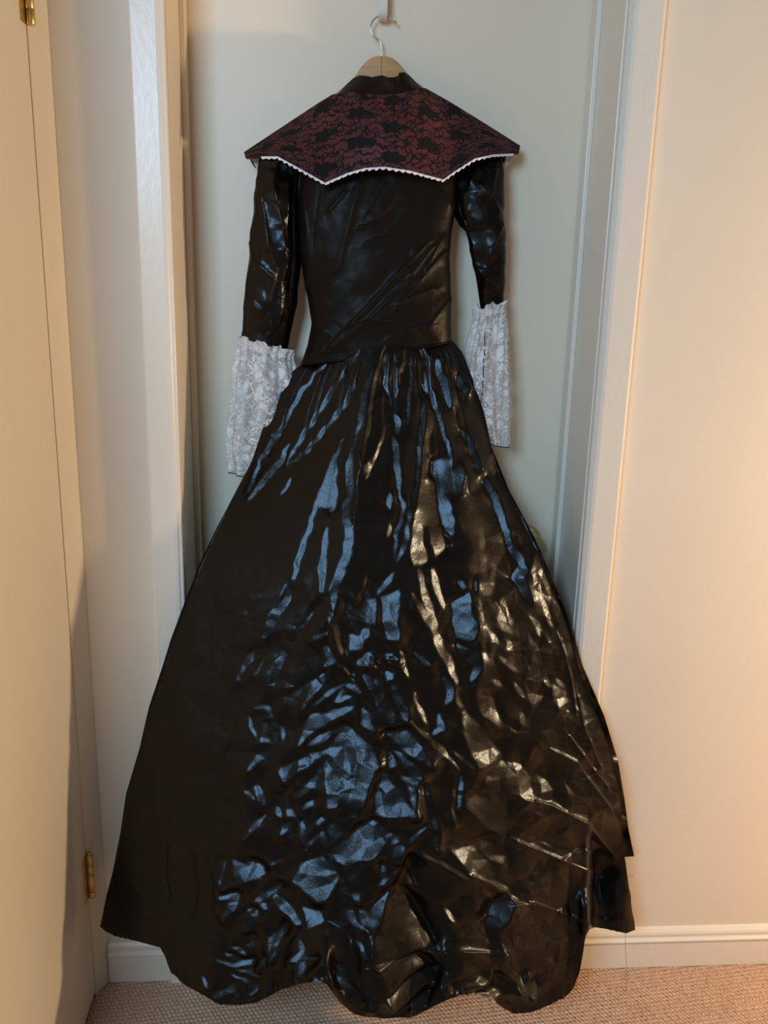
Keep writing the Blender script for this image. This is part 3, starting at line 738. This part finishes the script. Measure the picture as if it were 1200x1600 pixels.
# crumple the traced edges so that they break at facets like folded cloth
WA, WB_, WC = (raster_facets(140, 500, 1010, 1610, s_, sd_, 2.0, 0) for s_, sd_ in ((13, 81), (13, 82), (10, 83)))
gXr, gYr = gX.copy(), gY.copy()
gX = gX+1.5*sample(WA, gXr, gYr); gY = gY+1.5*sample(WB_, gXr, gYr)
for kind, w, pts in STROKES:
    q = np.array(pts, float).reshape(-1, 2); m = 14+abs(w)
    i0, i1 = max(0, int((q[:, 0].min()-m-GX0)/GST)), min(GN[1], int((q[:, 0].max()+m-GX0)/GST)+1)
    j0, j1 = max(0, int((q[:, 1].min()-m-GY0)/GST)), min(GN[0], int((q[:, 1].max()+m-GY0)/GST)+1)
    if i1 <= i0 or j1 <= j0: continue
    Xs, Ys = gX[j0:j1, i0:i1], gY[j0:j1, i0:i1]
    if w == 0:                                    # polygon
        ins = np.zeros(Xs.shape, bool); n = len(q)
        for k in range(n):
            (x1, y1), (x2, y2) = q[k], q[(k+1) % n]
            cr = ((y1 > Ys) != (y2 > Ys)) & (Xs < (x2-x1)*(Ys-y1)/(y2-y1+1e-12)+x1); ins ^= cr
        val = np.maximum(ins*1.0, 1-smooth(0, 3, seg_dist(Xs, Ys, list(map(tuple, q))+[tuple(q[0])])))
    else:
        if len(q) == 1: q = np.vstack([q, q+.5])
        sl = np.r_[0, np.cumsum(np.linalg.norm(np.diff(q, axis=0), axis=1))]
        d = np.full(Xs.shape, 1e9); ts = np.zeros(Xs.shape)
        for k in range(len(q)-1):
            vx, vy = q[k+1]-q[k]; t = np.clip(((Xs-q[k, 0])*vx+(Ys-q[k, 1])*vy)/(vx*vx+vy*vy+1e-9), 0, 1)
            dd = np.hypot(Xs-q[k, 0]-t*vx, Ys-q[k, 1]-t*vy); nb = dd < d; d = np.where(nb, dd, d); ts = np.where(nb, (sl[k]+t*(sl[k+1]-sl[k]))/sl[-1], ts)
        ww = .86*w*(.28+.72*np.sin(np.pi*np.clip(ts, 0, 1))**.6) if sl[-1] > 3 else .8*w+0*ts
        val = 1-smooth(ww*.75, ww*1.15+1.0, d)
    tgt = {'B': mapB, 'W': mapW, 'D': mapD}[kind]
    tgt[j0:j1, i0:i1] = np.maximum(tgt[j0:j1, i0:i1], val)
mod = np.clip(1.02+.12*sample(WC, gXr, gYr), .75, 1)
mapB *= mod; mapW *= mod
mapW *= 1-.5*mapB; mapB *= 1-.5*mapW
def solve_relief(P, px, py):
    """height over the bell whose slopes turn the traced patches towards window or lamp (screened least squares)"""
    n0 = grid_normals(P); n0 *= np.sign(np.sum(n0*(CAM-P), -1).mean())
    V = CAM-P; V /= np.linalg.norm(V, axis=-1)[..., None]
    def half(S):
        Lv = S-P; Lv /= np.linalg.norm(Lv, axis=-1)[..., None]; h = V+Lv; return h/np.linalg.norm(h, axis=-1)[..., None]
    HB, HW = half(WIN), half(LAMP)
    b_, w_, d_ = sample((mapB, GX0, GY0, GST), px, py), sample((mapW, GX0, GY0, GST), px, py), sample((mapD, GX0, GY0, GST), px, py)
    free = np.clip(1-np.maximum(b_, w_), 0, 1); tot = np.maximum(b_+w_, 1e-6)
    eu = np.diff(P, axis=1); lu = np.linalg.norm(eu, axis=-1); ev = np.diff(P, axis=0); lv = np.linalg.norm(ev, axis=-1)
    mu = lambda A: (A[:, 1:]+A[:, :-1])/2
    mv = lambda A: (A[1:]+A[:-1])/2
    unit = lambda A: A/np.linalg.norm(A, axis=-1)[..., None]
    def slope(e, l, N, n):
        t = e/l[..., None]; return np.clip(-np.sum(N*t, -1)/np.maximum(.35, np.sum(N*n, -1)), -SMAX, SMAX)
    edge = 1+14*np.exp(-np.arange(P.shape[0])/7.0)[:, None]+0*px
    eu_ = np.minimum(np.arange(P.shape[1]), np.arange(P.shape[1])[::-1]); edge = edge+40*np.exp(-eu_/9.0)[None, :]
    lam = LAM*edge
    vv = np.linspace(0, 1, P.shape[0])[:, None]+0*px
    lam = lam+LAM*(60*smooth(875, 900, px)*smooth(1220, 1270, py)+8*smooth(.965, 1, vv))
    h = np.zeros(px.shape); N = n0.copy()
    def push(N, Hv, deg):
        c = np.clip(np.sum(N*Hv, -1), -1, 1); d = unit(N-c[..., None]*Hv+1e-6)
        T_ = math.cos(math.radians(deg))*Hv+math.sin(math.radians(deg))*d
        return np.where((c > math.cos(math.radians(deg)))[..., None], T_, N), c > math.cos(math.radians(deg))
    for outer, its in enumerate((260, 160, 160, 160, 160, 160)):
        NF, kb = push(N, HB, 20.0); NF2, kw = push(NF, HW, 17.0)
        right = smooth(690, 760, px)*(1-smooth(870, 900, px)*smooth(1220, 1270, py))*(1-smooth(.93, .98, vv))
        NF = NF2*(1-right)[..., None]+(NF*.5+HW*.5)*right[..., None]; NF = unit(NF)
        wf = np.where(kb, .45, .10)+.22*right+np.where(kw, .30, 0)*(1-right)
        TS = unit((HB*b_[..., None]+HW*w_[..., None])/tot[..., None]+1e-9)
        Nt = unit(TS*(1-free)[..., None]+NF*free[..., None]); wt = (1-free)*1.0+free*wf
        gu = slope(eu, lu, mu(Nt), mu(n0)); gv = slope(ev, lv, mv(Nt), mv(n0))
        wu, wv = mu(wt)/lu**2, mv(wt)*.8/lv**2
        au, av = mu(wt)*gu/lu, mv(wt)*.8*gv/lv
        def Aop(h):
            o = lam*h; d = wu*(h[:, 1:]-h[:, :-1]); o[:, 1:] += d; o[:, :-1] -= d
            d = wv*(h[1:]-h[:-1]); o[1:] += d; o[:-1] -= d; return o
        rhs = np.zeros(px.shape); rhs[:, 1:] += au; rhs[:, :-1] -= au; rhs[1:] += av; rhs[:-1] -= av
        dg = lam.copy(); dg[:, 1:] += wu; dg[:, :-1] += wu; dg[1:] += wv; dg[:-1] += wv
        r_ = rhs-Aop(h); z = r_/dg; p = z.copy(); rz = np.sum(r_*z)
        for it in range(its):
            Ap = Aop(p); al = rz/np.sum(p*Ap); h = h+al*p; r_ = r_-al*Ap; z = r_/dg; rz2 = np.sum(r_*z); p = z+rz2/rz*p; rz = rz2
        N = grid_normals(P+n0*h[..., None]); N *= np.sign(np.sum(N*(CAM-P), -1).mean())
    return h
SMAX, LAM = .8, 90.0
NVs, NUs = 500, 420
Ps, pxs, pys, us, vs = skirt_base(NVs, NUs)
Hs = solve_relief(Ps, pxs, pys)
print('relief range mm', Hs.min()*1000, Hs.max()*1000, Hs.std()*1000)
NVf, NUf = 820, 680
P, px, py, u, v = skirt_base(NVf, NUf)
fu, fv = np.meshgrid(np.linspace(0, NUs-1, NUf), np.linspace(0, NVs-1, NVf))
H = sample((Hs, 0, 0, 1.0), fu, fv)
F1 = raster_facets(140, 500, 1010, 1610, 46, 11, 1.5, 0); F2 = raster_facets(140, 500, 1010, 1610, 17, 12, 1.5, 0); F3 = raster_facets(560, 1010, 640, 1060, 5, 13, 1.0, 0)
low = smooth(.18, .55, v)[:, None]+0*px
H = H+low*(.0015+.0018*smooth(700, 800, px))*sample(F1, px, py)+low*(.0006+.0006*smooth(700, 800, px))*sample(F2, px, py)*(1-.45*(px < 330))
H = H+.0022*sample(F3, px, py)*np.exp(-((px-602)/26)**4-((py-1036)/10)**4)
# gathers at the waist
g = np.exp(-v/.085)[:, None]
H = H+g*.0019*(2*np.abs(np.sin(np.pi*(u[None, :]*19+.6*np.sin(u[None, :]*17)+.3*np.sin(u[None, :]*43+1))))**.8-1)*(.6+.6*np.sin(u[None, :]*31)**2)*smooth(0, .03, v)[:, None]
# long creases seen across the lower right and left
H = H+ridges(px, py, [(.004, 5, [(797, 1310), (860, 1336), (918, 1360)]), (.005, 5, [(837, 1252), (862, 1258), (918, 1287), (960, 1335)]), (.004, 5, [(831, 1408), (914, 1440)]),
    (.006, 4, [(918, 1296), (919, 1360), (917, 1450)]), (-.004, 4, [(260, 1320), (257, 1375), (262, 1400)]), (-.003, 3, [(303, 1335), (307, 1380), (304, 1440)]), (-.003, 3, [(324, 1340), (332, 1385), (334, 1430)]),
    (-.004, 4, [(420, 1562), (424, 1520), (450, 1470), (470, 1450)]), (.003, 4, [(560, 1510), (620, 1492), (660, 1490), (770, 1486)]), (-.004, 4, [(590, 1543), (640, 1522), (690, 1508)]),
    (.003, 4, [(735, 1365), (790, 1390), (800, 1410)]), (.003, 3, [(800, 1410), (830, 1412)]), (.003, 3, [(782, 1484), (790, 1510), (806, 1550)]), (-.003, 3, [(890, 1360), (893, 1430), (890, 1500)]),
    (.003, 4, [(860, 1170), (900, 1190), (952, 1262)]), (.003, 3, [(890, 1150), (915, 1185), (950, 1230)]), (.004, 4, [(905, 1090), (912, 1140), (940, 1200)]), (.003, 3, [(875, 1000), (893, 1060), (900, 1110)])])
# machine-gathered hem pucker
hem_d = (1-v)[:, None]
H = H+.0011*np.exp(-(hem_d/.008)**2)*np.sin(px*.55+2*np.sin(px*.13))*np.sin(px*.041)**4
n = grid_normals(P); n *= np.sign(np.sum(n*(CAM-P), -1).mean())
P = P+n*H[..., None]
uv = np.stack([px*.001, -py*.001], -1)
sk = link('skirt', grid_mesh(P, uv=uv), SAT); own(sk, dress)
# back of the skirt, against the door and wall
RB = [(700, 545), (745, 640), (795, 765), (838, 845), (884, 955), (911, 1042), (944, 1118), (966, 1190), (976, 1250), (982, 1295), (991, 1338)]
LB = [(490, 575), (440, 640), (405, 735), (350, 840), (300, 945), (262, 1050), (232, 1155), (212, 1240), (198, 1320), (190, 1370), (186, 1400)]
tb = np.linspace(0, 1, 160); lb = lerp_line(LB, t=tb); rb_ = lerp_line(RB, t=tb); ub = np.linspace(0, 1, 140)
bx = lb[:, :1]*(1-ub)+rb_[:, :1]*ub; by = lb[:, 1:]*(1-ub)+rb_[:, 1:]*ub
yb = np.interp(tb, [0, .2, .38, .5, 1], [.10, .09, .05, -.030, -.060])[:, None]-.012*np.sin(np.pi*ub)[None, :]*0+(.004*np.sin(bx/9.0)+.004*sample(F2, bx, by)+.004*sample(F1, bx, by))*smooth(.1, .5, tb)[:, None]
own(link('skirt_back', grid_mesh(at(bx, by, yb)), SAT), dress)

# ---- bodice
BR = [(.0040, 3.5, [(506, 550), (558, 496), (607, 442), (641, 406), (670, 377)]), (.0036, 3.5, [(520, 543), (576, 498), (637, 435), (675, 386)]), (.0034, 4, [(621, 476), (652, 442), (693, 395)]), (.003, 3, [(634, 467), (675, 451)]),
      (.003, 3, [(607, 527), (652, 509), (672, 507)]), (.003, 2.5, [(551, 507), (574, 503), (612, 506)]), (.0045, 8, [(562, 288), (547, 347), (529, 419)]), (.003, 2.5, [(562, 354), (583, 350)]), (.0025, 2.5, [(569, 381), (588, 373), (605, 370)]),
      (.0025, 3, [(632, 307), (580, 345)]), (-.001, 2.2, [(499, 300), (490, 370), (484, 440), (480, 520)]), (.003, 3, [(690, 300), (702, 320)]), (.003, 4, [(665, 420), (690, 372)]), (.0025, 3, [(500, 520), (525, 500)]), (-.0007, 2.2, [(655, 290), (648, 360), (636, 420)]),
      (.003, 3, [(540, 300), (515, 330)]), (.003, 3, [(595, 285), (575, 330)]), (.003, 3, [(670, 510), (700, 470)]), (.003, 3, [(490, 505), (515, 525), (500, 555)]), (.004, 5, [(478, 330), (486, 400), (480, 450)])]
FB = raster_facets(360, 200, 840, 600, 40, 21); FB2 = raster_facets(360, 200, 840, 600, 15, 22)
def bod(px, py, th, t):
    fr = smooth(-.1, .3, np.sin(th))
    return fr*(ridges(px, py, BR)+.0012*sample(FB, px, py)+.00045*sample(FB2, px, py))
P, uv, s = outline_tube([(474, 200), (470, 255), (466, 330), (469, 400), (481, 470), (487, 505), (480, 540), (471, 567)], [(712, 200), (713, 255), (710, 330), (704, 362), (701, 400), (704, 470), (703, 500), (704, 531)],
    [(0, .115), (1, .105)], [(0, .045), (.35, .062), (1, .066)], [(0, .035), (1, .045)], 360, 300, bod, .62)
own(link('bodice', grid_mesh(P, True, uv), DULL), dress)
# waist seam cord
fr = P[-1]; k = fr[:, 1] < .105; q = fr[k]; q = q[np.argsort(q[:, 0])]; q = q[::3].copy(); q[:, 1] -= .002
own(link('waist_seam', tube(q, .0016, 8), DULL), dress)

# ---- sleeves with lace cuffs
def sleeve(Lp, Rp, yc, bf, rid, seed, n_u=180, n_v=200):
    fa = raster_facets(340, 180, 840, 600, 27, seed); fb = raster_facets(340, 180, 840, 600, 11, seed+1, 1.5, 0)
    def det(px, py, th, t):
        return smooth(-.2, .3, np.sin(th))*(ridges(px, py, rid)+.0014*sample(fa, px, py)+.0007*sample(fb, px, py))
    P, uv, s = outline_tube(Lp, Rp, yc, bf, [(0, .02), (1, .018)], n_u, n_v, det, .85)
    return own(link('sleeve', grid_mesh(P, True, uv), SAT), dress), P
slL, PsL = sleeve([(412, 222), (403, 255), (397, 320), (390, 390), (383, 460), (377, 528)], [(474, 238), (466, 290), (469, 350), (471, 410), (464, 475), (451, 545)],
    [(0, .105), (1, .110)], [(0, .008), (.12, .012), (.28, .034), (.5, .036), (1, .026)],
    [(.006, 6, [(432, 250), (428, 290), (440, 345), (446, 387)]), (.005, 5, [(412, 320), (420, 380), (432, 420), (420, 470)]), (.006, 6, [(450, 285), (451, 335)]), (-.005, 6, [(462, 300), (460, 380), (455, 450)]), (.004, 5, [(400, 410), (425, 430)]), (.004, 5, [(395, 470), (420, 500)]), (.004, 5, [(455, 400), (440, 440), (438, 500)])], 31)
slR, PsR = sleeve([(704, 232), (706, 290), (709, 335), (718, 354), (729, 362), (738, 402), (745, 442), (751, 482)], [(780, 226), (786, 262), (789, 330), (790, 400), (789, 440), (788, 480)],
    [(0, .105), (1, .110)], [(0, .008), (.12, .012), (.28, .032), (.5, .033), (1, .022)],
    [(.006, 6, [(733, 360), (742, 380), (746, 410), (760, 435)]), (.005, 5, [(750, 290), (768, 305), (780, 330)]), (.005, 6, [(785, 350), (770, 385), (760, 420)]), (.006, 5, [(735, 285), (745, 265)]), (-.005, 5, [(712, 300), (722, 340)]), (.004, 5, [(756, 420), (780, 440)]), (.005, 5, [(775, 265), (768, 300)])], 41)
def cuff(slv, Lp, Rp, nf, ph, amp, head, seed, frill_px, cut=None):
    r = np.random.default_rng(seed)
    def det(px, py, th, t):
        w = np.sin(nf*th+ph+1.3*np.sin(2*th+ph)+.5*np.sin(3*t+th))
        return (amp*w*(.35+.65*smooth(0, .35, t))+.0016*np.sin(17*th+9*t))
    P, uv, s = outline_tube(Lp, Rp, [(0, .108), (.25, .10), (1, .090)], [(0, .024), (.4, .030), (1, .030)], [(0, .020), (1, .030)], 260, 160, det, .9)
    c = own(link('lace_cuff', grid_mesh(P, True, uv), MATS['white_lace']), dress); setp(c, 'white floral lace cuff')
    top = P[2]; nrm = top-top.mean(0); nrm[:, 2] = 0; nrm /= np.linalg.norm(nrm, axis=1)[:, None]
    th = np.linspace(0, 2*np.pi, 260, endpoint=False)
    # frill standing above the gathering line
    rows = []
    for k in np.linspace(-.35, 1, 12):
        kk = max(k, 0); off = .0015+.0055*abs(k)**1.2*(.55+.75*np.sin(th*head+ph)+.35*np.sin(th*(head*1.7)+1))*(.35+.65*np.abs(np.sin(th)))
        z = (.62+.38*np.abs(np.sin(th)))*frill_px*k*(1+.22*np.sin(th*head*.5+ph*2)+.12*np.sin(th*head*1.31))
        q = top+nrm*off[:, None]; q[:, 2] += z; rows.append(q)
    F = np.array(rows); lu = np.arange(260)*.0016; uvf = np.stack(np.broadcast_arrays(lu[None, :], np.linspace(0, .02, 12)[:, None]), -1)
    f = link('cuff_frill', grid_mesh(F, True, uvf), MATS['white_lace_frill'], c); setp(f, 'gathered white lace frill')
    q = P[-1]; q = np.vstack([q, q[:1]])
    link('hem_edging', tube(q, .0011, 6, False), MATS['black_thread'], c)
    return c
cL = cuff(slL, [(374, 532), (365, 590), (360, 655), (357, 700), (361, 738)], [(456, 556), (470, 605), (484, 655), (492, 700), (490, 748)], 9, .4, .0052, 19, 51, .0145)
cR = cuff(slR, [(742, 490), (728, 545), (724, 600), (735, 650), (752, 688)], [(789, 478), (795, 530), (799, 600), (800, 645), (795, 697)], 5, 2.2, .0034, 13, 61, .0150)
for px_, y0_, y1_ in ((757.5, 520, 540), (757, 545, 556), (756, 560, 566), (755.5, 572, 590), (754.5, 595, 606), (753.5, 612, 618), (752, 622, 630)):
    q = at(np.array([px_, px_-.6, px_+.3]), np.array([y0_, (y0_+y1_)/2, y1_]), .060)
    link('seam_stitch', tube(q, .0009, 6), MATS['black_thread'], cR)

# ---- cape collar over the shoulders
TOPL = [(382, 239), (450, 194), (500, 161), (520, 149), (545, 145), (575, 148), (600, 150), (630, 147), (650, 141), (664, 139), (700, 159), (760, 196), (812, 229)]
BOTL = [(385, 248), (405, 246), (434, 246), (456, 258), (508, 287), (545, 271), (570, 264), (600, 262), (640, 268), (692, 282), (712, 268), (742, 249), (770, 243), (809, 241)]
nuc, nfr, nbk = 260, 60, 26
sx = np.linspace(0, 1, nuc); ptx = 382+430*sx; pbx = 385+424*sx
pty = np.interp(ptx, *zip(*TOPL)); pby = np.interp(pbx, *zip(*BOTL))
cen = np.sin(np.pi*sx)
ytop = .128-.050*np.exp(-((ptx-598)/75)**2)-.010*cen
ybot = .112-.092*cen**.75
rows = []
for k in np.linspace(0, 1, nfr):
    bulge = -.012*np.sin(np.pi*k)*cen
    rows.append(at(ptx*(1-k)+pbx*k, pty*(1-k)+pby*k, ytop*(1-k)+ybot*k+bulge+.0022*np.sin(ptx/21.0)*k))
front = np.array(rows)
ridge = front[0]
back = []
for k in np.linspace(1, 0, nbk, endpoint=False):
    q = ridge.copy(); q[:, 1] = ridge[:, 1]+(.158-ridge[:, 1])*np.sin(k*np.pi/2)**.6; dz = (.012+.085*cen**.8+.012*np.exp(-((sx-.03)/.03)**2)+.012*np.exp(-((sx-.97)/.03)**2))
    q[:, 2] = ridge[:, 2]-dz*k**1.5+.002*np.sin(k*np.pi); q[:, 0] = ridge[:, 0]+(.105-ridge[:, 0])*.05*k; back.append(q)
PC = np.concatenate([np.array(back), front], 0)
lv = np.concatenate([[0], np.cumsum(np.linalg.norm(np.diff(PC, axis=0), axis=-1).mean(1))])
uv = np.stack([PC[..., 0]+0*PC[..., 1], (lv[nbk]-lv)[:, None]*1.0+0*PC[..., 0]], -1)
col = link('cape_collar', grid_mesh(PC, uv=uv), MATS['lace_over_red']); own(col, dress); setp(col, 'dark red cape collar under black floral lace')
sm = col.modifiers.new('thickness', 'SOLIDIFY'); sm.thickness = .0035; sm.offset = 0
def trim_strip(line, w, per, out, name):
    s = np.r_[0, np.cumsum(np.linalg.norm(np.diff(line, axis=0), axis=1))]
    n = int(s[-1]/.0011); t = np.linspace(0, s[-1], n); L_ = np.stack([np.interp(t, s, line[:, i]) for i in range(3)], 1)
    rows = []
    for k in np.linspace(0, 1, 6):
        q = L_.copy(); q[:, 2] += .0014-k*(w*(.45+.5*np.abs(np.sin(np.pi*t/per))+.15*np.sin(t*733)*np.sin(t*211))); q[:, 1] += out-.0014*np.sin(2*np.pi*t/per)*k-.0012*k; rows.append(q)
    o = link(name, grid_mesh(np.array(rows)), MATS['white_trim'], col); md = o.modifiers.new('thickness', 'SOLIDIFY'); md.thickness = .0012
    return setp(o, 'narrow white scalloped lace trim')
trim_strip(front[-1][14:-4], .0050, .0112, -.0025, 'lace_trim')
# lace showing below the tips from the far side of the collar
def tip_lace(pts, y):
    l = lerp_line(pts[0], 30); r_ = lerp_line(pts[1], 30); k = np.linspace(0, 1, 10)[:, None]
    X = l[:, 0]*(1-k)+r_[:, 0]*k; Y = l[:, 1]*(1-k)+r_[:, 1]*k+1.5*np.abs(np.sin(np.linspace(0, 9, 30)))[None, :]*k
    Pq = at(X, Y, y); uvq = np.stack([X*.001, Y*.001], -1)
    o = link('lace_trim', grid_mesh(Pq, uv=uvq), MATS['white_lace_frill'], col); md = o.modifiers.new('thickness', 'SOLIDIFY'); md.thickness = .0008
tip_lace(([(389, 244), (400, 243), (408, 244)], [(396, 254), (402, 264), (408, 270)]), .135)
tip_lace(([(790, 240), (797, 239), (803, 239)], [(788, 262), (794, 256), (800, 246)]), .135)
# ---- neck band standing above the collar
NT = [(527, 147), (540, 133), (552, 122), (562, 117.5), (574, 118.5), (581, 120.5), (590, 118.5), (597, 117.5), (606, 120.5), (616, 120.5), (622, 118.5), (623.5, 113.5), (632, 112.5), (640, 118), (652, 130), (664, 139)]
NB_ = [(524, 150), (545, 153), (575, 156), (600, 158), (632, 155), (650, 149), (667, 142)]
t = np.linspace(0, 1, 160); a = lerp_line(NT, t=t); c = lerp_line(NB_, t=t); k = np.linspace(0, 1, 40)[:, None]
cenn = np.sin(np.pi*t)
yy = (.132-.030*cenn**.6)*(1-k)+(.122-.060*cenn**.6)*k-.004*np.sin(np.pi*k)
fn = raster_facets(500, 90, 700, 180, 14, 71, 1.0, 1)
X = a[:, 0]*(1-k)+c[:, 0]*k; Y = a[:, 1]*(1-k)+c[:, 1]*k
yy = yy+.0022*sample(fn, X, Y)+.003*np.sin(X/6.5)*np.exp(-((X-600)/40)**2)*np.sin(np.pi*k)
o = link('neck_band', grid_mesh(at(X, Y, yy)), DULL); own(o, dress); md = o.modifiers.new('thickness', 'SOLIDIFY'); md.thickness = .003; md.offset = -1
# far side of the neck band and the inside of the neck opening
X2 = np.linspace(530, 662, 60)[None, :]+0*np.linspace(0, 1, 12)[:, None]; k = np.linspace(0, 1, 12)[:, None]
cc = np.sin(np.pi*np.linspace(0, 1, 60))[None, :]
own(link('neck_facing', grid_mesh(at(X2, 146-20*cc**.7+30*k, .136+.028*cc**.5-.002*k)), DULL), dress)
# loose thread hanging from the hem
th_ = lerp_line([(977, 1456), (977.2, 1480), (979, 1508), (979.6, 1530), (978.5, 1548)], 40)
ybase = -.135
own(link('loose_thread', tube(at(th_[:, 0], th_[:, 1], ybase), .00035, 6), MATS['black_thread']), dress)
th_ = lerp_line([(984, 1368), (986, 1370), (989, 1367), (990, 1370)], 12)
own(link('loose_thread', tube(at(th_[:, 0], th_[:, 1], -.060), .0003, 6), MATS['black_thread']), dress)
